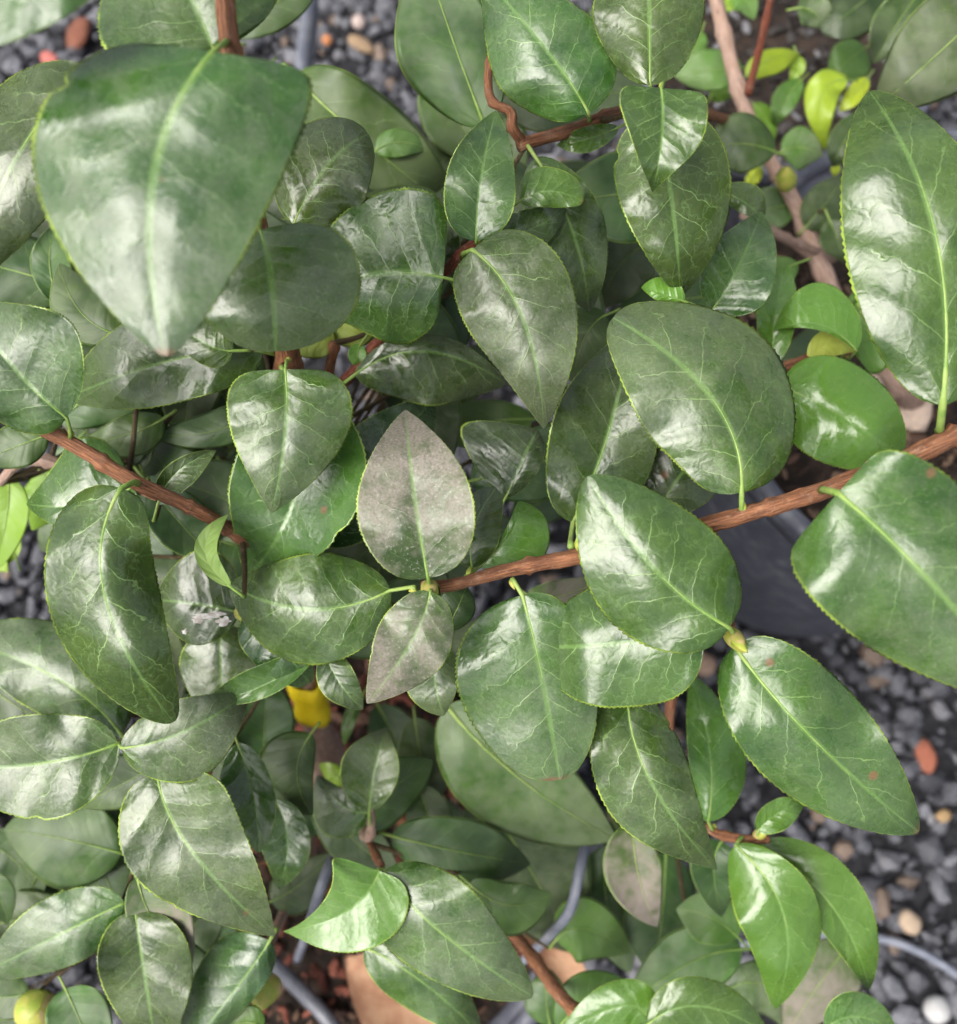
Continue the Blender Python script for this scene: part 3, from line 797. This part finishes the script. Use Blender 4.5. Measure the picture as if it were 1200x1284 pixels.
LA((930, 618), (893, 500), (768, 398), 88, 96, 0.292, dust=0.5, fresh=0.05, kl=-0.35, dt=0.12, b0=0.5, b1=0.5, vein=0.7, at=(930, 640, 0.297), kr=-0.45, tipdrop=0.15, label='broad rounded leaf rising from the thick branch')
LA((718, 656), (762, 545), (792, 410), 72, 66, 0.335, dust=0.35, dark=0.35, b0=0.55, k=0.12, at=(716, 685, 0.31), vein=0.5)
LA((825, 642), (858, 590), (905, 545), 48, 48, 0.345, dust=0.45, dark=0.45, lo=False, k=-0.2)
LA((915, 787), (822, 715), (736, 597), 84, 86, 0.277, dust=0.12, kl=-0.42, kr=-0.3, dt=0.1, b0=0.5, b1=0.7, vein=0.7, at=(919, 797, 0.30))
LA((880, 792), (782, 806), (675, 812), 86, 76, 0.289, dust=0.2, k=-0.25, dt=0.3, b0=0.5, b1=0.5, vein=0.8)
LA((655, 746), (680, 850), (702, 978), 68, 106, 0.306, dust=0.5, kl=-0.25, kr=-0.3, b0=0.45, b1=0.5, vein=0.6, at=(642, 726, 0.309), pk=0.48, label='broad leaf hanging below the branch')
LA((537, 725), (520, 625), (508, 514), 74, 74, 0.290, dust=1.0, k=0.15, pk=0.42, b0=0.55, b1=0.88, vein=0.25, at=(540, 738, 0.302), label='taupe dusted pointed leaf at the branch end')
LA((634, 624), (655, 580), (674, 538), 86, 24, 0.337, dust=0.35, dark=0.6, kl=-0.3, pk=0.55)
LA((592, 712), (594, 662), (622, 612), 28, 34, 0.312, dust=0.25, dark=0.15, k=-0.3, b1=0.5, at=(585, 722, 0.308))
LA((600, 710), (638, 672), (652, 628), 8, 52, 0.318, dust=0.2, fresh=0.3, k=-0.2, b1=0.5, pk=0.55, at=(585, 724, 0.308), rib=1.6)
LA((788, 862), (812, 972), (900, 1091), 52, 66, 0.325, dust=0.3, kl=-0.4, kr=-0.25, dt=0.0, b0=0.5, b1=1.0, vein=0.8)
LA((888, 1030), (890, 945), (866, 845), 28, 44, 0.375, dust=0.05, fresh=0.22, k=-0.4, at=(895, 1040, 0.384))
LA((921, 810), (1018, 925), (1152, 1044), 76, 76, 0.300, dust=0.3, kl=-0.12, kr=-0.42, dt=0.0, b0=0.5, b1=0.75, vein=0.6, at=(919, 797, 0.305), label='long leaf hanging over the gravel')
LA((1050, 618), (1165, 728), (1300, 890), 112, 122, 0.250, dust=0.5, kl=-0.1, kr=-0.38, dt=-0.04, b0=0.24, pkr=0.32, pkl=0.4, ew=0.0, vein=0.4, at=(1030, 615, 0.291), label='large leaf with a worn silvery patch')
LA((922, 1060), (984, 1152), (972, 1265), 44, 56, 0.372, fresh=0.25, dust=0.05, kl=-0.2, kr=-0.35, dt=0.0, vein=0.3, at=(935, 1050, 0.378), label='bright glossy young leaf')
LA((952, 1058), (1042, 1135), (1090, 1242), 46, 30, 0.382, fresh=0.25, dust=0.05, kl=-0.1, kr=0.3, dt=-0.02, vein=0.3, at=(948, 1052, 0.378), label='bright glossy young leaf')
LA((950, 1042), (975, 1020), (1010, 1005), 18, 22, 0.37, fresh=0.25, dust=0.1, k=0.4, at=(950, 1052, 0.378))
LA((925, 1175), (890, 1150), (848, 1140), 34, 34, 0.445, dust=0.5, lo=True, fresh=0.2)
LA((930, 1190), (860, 1210), (785, 1268), 46, 44, 0.455, dust=0.7, lo=True, fresh=0.15)
LA((795, 1030), (800, 1095), (824, 1162), 30, 42, 0.405, dust=1.0, lo=True, fresh=0.1, label='brownish narrow leaf')
LA((835, 1070), (830, 1150), (820, 1225), 44, 48, 0.48, dust=0.4, lo=True, dark=0.3)
LA((770, 1060), (760, 1130), (790, 1220), 46, 40, 0.49, dust=0.6, lo=True, dark=0.1)
LA((1065, 1185), (1030, 1230), (985, 1300), 48, 46, 0.45, dust=0.95, lo=True, fresh=0.15)
LA((1035, 1290), (1075, 1275), (1125, 1295), 32, 32, 0.38, dust=0.3, fresh=0.1)
LA((900, 1250), (960, 1235), (1000, 1300), 30, 36, 0.46, dust=0.7, lo=True)
LA((905, 1055), (895, 1090), (905, 1150), 34, 30, 0.42, dust=0.2, lo=True, dark=0.6)
LA((690, 845), (720, 830), (760, 790), 24, 30, 0.345, dust=0.3, lo=True)
LA((660, 745), (700, 748), (770, 720), 20, 26, 0.36, dust=0.9, lo=True, fresh=0.2)
LA((760, 395), (735, 420), (720, 470), 34, 34, 0.37, dust=0.3, lo=True, dark=0.3)
LA((825, 300), (780, 330), (750, 390), 42, 40, 0.45, dust=0.6, lo=True, dark=0.4)
LA((1000, 330), (965, 355), (950, 400), 24, 24, 0.42, dust=0.3, lo=True, fresh=0.2)
# the blurred twigs behind, top right
for a in [((935, 95), (965, 75), (1003, 68), 14, 20, 0.52, 0.80), ((1000, 70), (1000, 85), (990, 102), 10, 10, 0.53, 0.7), ((1062, 100), (1030, 120), (1035, 188), 22, 22, 0.52, 0.78),
          ((1020, 105), (1040, 98), (1065, 100), 12, 10, 0.53, 0.72), ((1088, 98), (1072, 118), (1052, 140), 12, 12, 0.53, 0.9), ((945, 130), (960, 150), (968, 182), 14, 14, 0.54, 0.6),
          ((890, 125), (905, 118), (920, 122), 12, 10, 0.55, 0.62), ((955, 210), (945, 222), (935, 238), 9, 9, 0.53, 0.95), ((1050, 205), (1048, 212), (1046, 222), 6, 6, 0.53, 0.97),
          ((905, 10), (915, 4), (925, -10), 10, 10, 0.53, 0.7)]:
    LA(*a[:6], fresh=a[6], dust=0.0, lo=True, vein=0.2)
for a in [((972, 190), (925, 180), (886, 192), 36, 38, 0.465, 0.45, 0.0, 0.2), ((980, 190), (1005, 185), (1032, 195), 26, 28, 0.51, 0.8, 0.25, 0.0), ((1000, 255), (965, 262), (945, 270), 26, 28, 0.52, 0.8, 0.1, 0.0),
          ((1010, 285), (1035, 255), (1060, 220), 26, 28, 0.51, 0.3, 0.0, 0.4), ((930, 85), (890, 88), (845, 95), 28, 28, 0.52, 0.6, 0.35, 0.0), ((1000, 10), (1020, 15), (1040, 38), 24, 20, 0.50, 0.7, 0.0, 0.0),
          ((1110, -20), (1065, 15), (1030, 40), 36, 30, 0.50, 0.2, 0.0, 0.7), ((1160, -20), (1125, 30), (1095, 80), 26, 30, 0.46, 0.5, 0.0, 0.1), ((1085, 60), (1065, 75), (1040, 100), 30, 26, 0.54, 0.2, 0.55, 0.5),
          ((1005, 100), (985, 125), (970, 160), 15, 16, 0.53, 0.3, 0.35, 0.2), ((1090, 140), (1060, 175), (1045, 210), 20, 20, 0.50, 0.3, 0.0, 0.4), ((915, -5), (935, 0), (945, 25), 16, 18, 0.53, 0.5, 0.4, 0.0),
          ((880, 40), (870, 60), (850, 80), 14, 16, 0.54, 0.5, 0.35, 0.0), ((1040, 275), (1050, 300), (1060, 330), 20, 22, 0.5, 0.3, 0.0, 0.3), ((885, 150), (870, 165), (850, 175), 16, 18, 0.52, 0.3, 0.0, 0.5)]:
    LA(*a[:6], dust=a[6], fresh=a[7], dark=a[8], lo=True, vein=0.2)

# --- deeper foliage that closes the shrubs behind the leaves above
GAPS = [(0, 0, 130, 150), (392, 0, 505, 150), (0, 670, 90, 810), (870, 560, 1200, 870), (900, 830, 1200, 1284), (860, 820, 930, 870), (360, 830, 430, 970),
        (330, 1170, 480, 1284), (340, 1080, 420, 1170), (540, 870, 600, 930), (690, 1150, 790, 1240), (840, 0, 1110, 330), (1040, 470, 1200, 560), (375, 440, 460, 510), (600, 715, 720, 745), (1000, 330, 1070, 400), (620, 480, 670, 530), (600, 1235, 700, 1284)]
def clear_of_gaps(pts):
    return not any(x0 <= x <= x1 and y0 <= y <= y1 for x, y in pts for x0, y0, x1, y1 in GAPS)
FR = random.Random(77)
n_fill = 0
for tries in range(900):
    if n_fill >= 95: break
    x, y = FR.uniform(-40, 1180), FR.uniform(-20, 1300)
    d = FR.uniform(0.42, 0.55)
    L = FR.uniform(0.052, 0.074) / d * F
    an = FR.uniform(0, 6.28)
    b = Vector((x, y)); t = b + Vector((math.cos(an), math.sin(an))) * L
    n = Vector((math.sin(an), -math.cos(an)))
    w = L * FR.uniform(0.22, 0.27)
    pts = [tuple(b + (t - b) * s + n * q * w) for s in (0, .25, .5, .75, 1) for q in (-1, 0, 1)]
    if not clear_of_gaps(pts): continue
    sh = A if x > 690 else C
    leaf(sh, b, None, t, w, w, d, lo=True, dust=FR.uniform(0.15, 0.6), dark=FR.uniform(0.1, 0.8), fresh=FR.choice([0, 0, 0, 0.12]))  # dark tint paints deep shade into these leaves
    n_fill += 1

n_fill = 0
for tries in range(700):
    if n_fill >= 46: break
    x, y = FR.uniform(-40, 560), FR.choice([FR.uniform(200, 760), FR.uniform(860, 1300)])
    d = FR.uniform(0.365, 0.41) if y < 800 else FR.uniform(0.42, 0.46)
    L = FR.uniform(0.05, 0.068) / d * F
    an = FR.uniform(0, 6.28)
    b = Vector((x, y)); t = b + Vector((math.cos(an), math.sin(an))) * L
    n = Vector((math.sin(an), -math.cos(an)))
    w = L * FR.uniform(0.24, 0.29)
    pts = [tuple(b + (t - b) * s + n * q * w) for s in (0, .25, .5, .75, 1) for q in (-1, 0, 1)]
    if not clear_of_gaps(pts) or t.x > 560: continue
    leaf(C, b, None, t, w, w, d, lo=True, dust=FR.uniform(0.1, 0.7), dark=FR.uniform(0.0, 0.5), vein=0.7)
    n_fill += 1
n_fill = 0
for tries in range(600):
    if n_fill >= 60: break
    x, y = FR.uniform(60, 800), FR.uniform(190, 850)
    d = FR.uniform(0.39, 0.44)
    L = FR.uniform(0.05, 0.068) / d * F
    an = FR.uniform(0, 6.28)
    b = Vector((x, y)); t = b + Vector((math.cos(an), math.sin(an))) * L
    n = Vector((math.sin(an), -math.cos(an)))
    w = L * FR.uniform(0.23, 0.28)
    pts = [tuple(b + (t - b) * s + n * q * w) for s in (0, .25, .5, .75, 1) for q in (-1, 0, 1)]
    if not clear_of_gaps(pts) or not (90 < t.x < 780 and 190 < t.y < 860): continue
    leaf(A if x > 690 else C, b, None, t, w, w, d, lo=True, dust=FR.uniform(0.1, 0.5), dark=FR.uniform(0.45, 0.95))  # stronger dark tint stands in for shade in the gaps between leaves
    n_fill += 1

# --- twigs that carry the leaves no visible branch reaches
def px_of(p):
    q = p - Vector((0, 0, CAM_H)); x = q.x; y = q.y * CT + q.z * ST; z = -q.y * ST + q.z * CT
    return (600 - F * x / z, 642 + F * y / z, -z)
samples = list(BR_SAMPLES)
for sh, pe, own in LEAF_BASES:
    if own: continue
    de = px_of(pe)[2]
    best, bd = None, 1e9
    for s2, q in samples:
        if s2 is not sh: continue
        dq = (q - pe).length + max(0, de - px_of(q)[2]) * 3
        if dq < bd: best, bd = q, dq
    if best is None or bd > 0.30: continue
    midp = (pe + best) / 2; midp.z -= 0.35 * bd * 0.5
    path = [pe * (1 - u) ** 2 + midp * 2 * u * (1 - u) + best * u * u for u in (0, 0.2, 0.4, 0.6, 0.8, 1)]
    px = [px_of(p)[:2] for p in path]
    if bd > 0.02 and not clear_of_gaps(px): continue
    r = 0.0009
    q, rr = catmull(path, [r, r * 1.05, r * 1.1, r * 1.2, r * 1.3, r * 1.4], 3)
    link('twig', tube_mesh('twig', q, rr, 6, 0.08, 1, q[0]), sh, q[0], (MAT['twig'],))

# --- buds
bud(A, 536, 731, 0.303, 545, 752, 20, 0.290, 'bud')
bud(A, 910, 789, 0.296, 937, 818, 19, 0.283, 'bud')
bud(A, 725, 690, 0.306, 735, 668, 14, 0.303, 'bud')
bud(A, 946, 1050, 0.378, 962, 1040, 12, 0.372, 'bud')
bud(A, 985, 236, 0.50, 986, 210, 24, 0.48, 'flower_bud')
bud(C, 604, 303, 0.318, 624, 294, 13, 0.312, 'bud')
bud(C, 298, 765, 0.342, 312, 776, 16, 0.335, 'bud')
bud(C, 305, 778, 0.342, 312, 796, 11, 0.338, 'bud')
bud(C, 335, 1218, 0.41, 326, 1268, 42, 0.40, 'flower_bud')
bud(C, 58, 1242, 0.40, 30, 1300, 50, 0.395, 'flower_bud')
bud(C, 474, 1092, 0.380, 476, 1114, 11, 0.37, 'bud')
bud(C, 148, 932, 0.345, 134, 934, 10, 0.335, 'bud')

# ------------------------------------------------------------------ small things
# yellow tie: an open wrap of tape round the stem, its ends standing off
def tie():
    a, b = P(395, 896, 0.508), P(385, 848, 0.478)
    ax = (b - a); z = ax.normalized(); x = z.orthogonal().normalized(); y = z.cross(x)
    vs, fs = [], []
    nz, nk = 7, 30
    for lay in (0, 1):
        for i in range(nz):
            for k in range(nk):
                an = 2 * math.pi * k / nk * 1.02
                r = 0.0082 + 0.0012 * math.sin(3 * an) + 0.0010 * math.sin(i * 1.7) + lay * 0.0007 + (0.0016 * i / nz) * math.sin(an)
                zz = ax.length * (i / (nz - 1)) * (1 + 0.12 * math.sin(an + 0.7))
                vs.append(z * zz + (x * math.cos(an) + y * math.sin(an)) * r)
    N = nz * nk
    for i in range(nz - 1):
        for k in range(nk):
            k2 = (k + 1) % nk
            q = (i * nk + k, i * nk + k2, (i + 1) * nk + k2, (i + 1) * nk + k)
            fs.append(q[::-1]); fs.append(tuple(N + v for v in q))
    for k in range(nk):
        k2 = (k + 1) % nk
        fs.append((k, k2, N + k2, N + k)); m = (nz - 1) * nk
        fs.append((m + k2, m + k, N + m + k, N + m + k2))
    e = link('plant_tie', mesh('plant_tie', vs, fs), None, a, (MAT['yellow'],))
    tag(e, 'bright yellow plastic tie wrapped round a stem', 'tie')
tie()

def tube_thing(pts, r, mat, label, zpts=None, name='drip_tube'):
    q, rr = catmull(pts, [r] * len(pts), 10)
    o = link(name, tube_mesh(name, q, rr, 12, 0.02, 1, q[0]), None, q[0], (MAT[mat],))
    tag(o, label, 'tube', 'thin irrigation tubes')
tube_thing([PZ(900, 1190, 0.012), PZ(1000, 1172, 0.014), PZ(1098, 1176, 0.016), PZ(1150, 1192, 0.017), PZ(1200, 1222, 0.016), PZ(1290, 1290, 0.014)], 0.0034, 'tube_pale', 'pale grey drip tube lying across the dark gravel')
tube_thing([P(428, 1055, 0.47), P(410, 1092, 0.44), P(396, 1132, 0.445), P(384, 1172, 0.52), P(372, 1205, 0.60)], 0.0026, 'tube_pale', 'pale grey drip tube standing beside the S-curved leaf')
tube_thing([PZ(325, 1190, POT_H), PZ(345, 1212, POT_H - 0.005), PZ(385, 1250, POT_H - 0.012), PZ(420, 1290, POT_H - 0.01), PZ(440, 1340, POT_H + 0.01)], 0.0048, 'tube', 'dark grey drip tube lying on the red bark mulch')
tube_thing([P(738, 1040, 0.47), P(728, 1085, 0.445), P(715, 1140, 0.445), P(690, 1172, 0.47), P(655, 1205, 0.53), P(620, 1230, 0.62)], 0.0026, 'tube_pale', 'pale grey drip tube bending down between dusky leaves')
tube_thing([PZ(372, -80, 0.2), PZ(388, 0, 0.16), PZ(384, 60, 0.1), PZ(375, 130, 0.03)], 0.0085, 'tube_pale', 'thick pale tube rising from gravel behind the top leaves')

def chip(px, py, h, lx, ly, col, label, rot=0.0, th=0.35, name='bark_chip', cat='chip', group='loose chips on the gravel'):
    R = random.Random(int(px + py))
    bm = bmesh.new()
    bmesh.ops.create_icosphere(bm, subdivisions=2, radius=1)
    for v in bm.verts:
        f = 1 + 0.22 * noise.noise(v.co * 1.6 + Vector((px, py, 0)))
        v.co = Vector((v.co.x * lx * f, v.co.y * ly * f, v.co.z * min(lx, ly) * th * f))
    me = bpy.data.meshes.new(name); bm.to_mesh(me); bm.free()
    me.polygons.foreach_set('use_smooth', [True] * len(me.polygons))
    at = me.color_attributes.new('tint', 'FLOAT_COLOR', 'POINT')
    at.data.foreach_set('color', [x for _ in me.vertices for x in (*col, 1)])
    o = link(name, me, None, PZ(px, py, h), (MAT['chip'],))
    o.rotation_euler = (R.uniform(-.2, .2), R.uniform(-.2, .2), rot)
    tag(o, label, cat, group)
chip(1161, 948, 0.014, 0.0085, 0.015, (0.33, 0.115, 0.07), 'orange red bark chip lying alone on the gravel', 0.1)
chip(62, 75, 0.014, 0.008, 0.016, (0.42, 0.13, 0.11), 'pinkish red chip beside the top corner leaf', 0.7)
chip(98, 42, 0.014, 0.014, 0.022, (0.17, 0.065, 0.04), 'broad rusty brown chip beside the top corner leaf', -0.3)
chip(452, 55, 0.014, 0.008, 0.018, (0.26, 0.18, 0.11), 'long tan wood chip on the gravel', 0.9)
chip(410, 50, 0.014, 0.006, 0.007, (0.42, 0.17, 0.07), 'small orange pebble near the thick pale tube', 0.2, 0.7, 'pebble', 'pebble')
chip(450, 27, 0.016, 0.008, 0.009, (0.42, 0.34, 0.31), 'pinkish white pebble near the tan wood chip', 0.2, 0.7, 'pebble', 'pebble')
chip(1175, 1266, 0.016, 0.011, 0.011, (0.4, 0.4, 0.4), 'round white pebble below the pale drip tube', 0.0, 0.9, 'pebble', 'pebble')
chip(1141, 1157, 0.014, 0.009, 0.011, (0.38, 0.29, 0.21), 'tan pebble above the pale drip tube', 0.6, 0.6, 'pebble', 'pebble')
chip(1183, 1023, 0.014, 0.007, 0.006, (0.36, 0.24, 0.12), 'ochre pebble near the long hanging leaf tip', 0.3, 0.6, 'pebble', 'pebble')
chip(883, 833, 0.014, 0.011, 0.011, (0.34, 0.23, 0.17), 'brown pebble under the yellowish bud', 0.3, 0.7, 'pebble', 'pebble')
chip(1130, 490, POT_A - 0.02, 0.017, 0.03, (0.62, 0.48, 0.38), 'pale wood chip on the dark potting soil', 0.5, 0.3, 'wood_chip', 'chip', None)
chip(398, 455, 0.25, 0.014, 0.028, (0.36, 0.15, 0.09), 'rusty flat bark piece standing behind the twigs', 0.1, 0.3, 'bark_piece', 'chip', None) if False else None

def dead_leaf(loc, lx, ly, rz, label, curl):
    vs, fs = [], []
    for i in range(17):
        s = i / 16
        w = math.sin(math.pi * s ** 0.85) ** 0.7
        for j in range(9):
            u = j / 4 - 1
            vs.append((u * w * lx, (s - 0.5) * 2 * ly, curl * lx * (u * u) * w + 0.1 * lx * math.sin(s * 7 + u * 2)))
    for i in range(16):
        for j in range(8):
            a = i * 9 + j; fs.append((a, a + 1, a + 10, a + 9))
    n = len(vs)
    vs += [(x, y, z - 0.0006) for x, y, z in vs]
    fs += [tuple(n + v for v in f[::-1]) for f in fs]
    o = link('fallen_leaf', mesh('fallen_leaf', vs, fs), None, loc, (MAT['dead'],))
    o.rotation_euler = (0.1, 0.15, rz)
    tag(o, label, 'leaf', 'dry fallen leaves')
dead_leaf(PZ(505, 1260, POT_H + 0.004), 0.026, 0.045, 0.9, 'broad tan dry leaf lying on the red bark mulch', 0.25)
# dried white residue on the dark leaf beside the curled yellowish one
def residue():
    R = random.Random(4)
    vs, fs = [], []
    for (cx, cy, rx, ry) in ((262, 772, 22, 5), (280, 779, 10, 6), (247, 778, 7, 4), (232, 792, 4, 4)):
        n0 = len(vs)
        vs.append(P(cx, cy, 0.3345))
        for k in range(18):
            an = 2 * math.pi * k / 18; f = R.uniform(0.55, 1.25)
            vs.append(P(cx + rx * f * math.cos(an), cy + ry * f * math.sin(an), 0.3352))
        for k in range(18): fs.append((n0, n0 + 1 + (k + 1) % 18, n0 + 1 + k))
    o = vs[0].copy()
    par = [c for c in C.children if c.name.startswith('leaf')]
    tgt = min(par, key=lambda c: (parent_world(c) - P(300, 768, 0.345)).length)
    r = link('dried_residue', mesh('dried_residue', [v - o for v in vs], fs), tgt, o, (MAT['residue'],))
    r['label'] = 'white dried residue on the leaf'
residue()
dead_leaf(PZ(688, 1200, 0.27), 0.013, 0.034, 0.7, 'curled orange brown dry leaf beside the brown twig', 0.8)
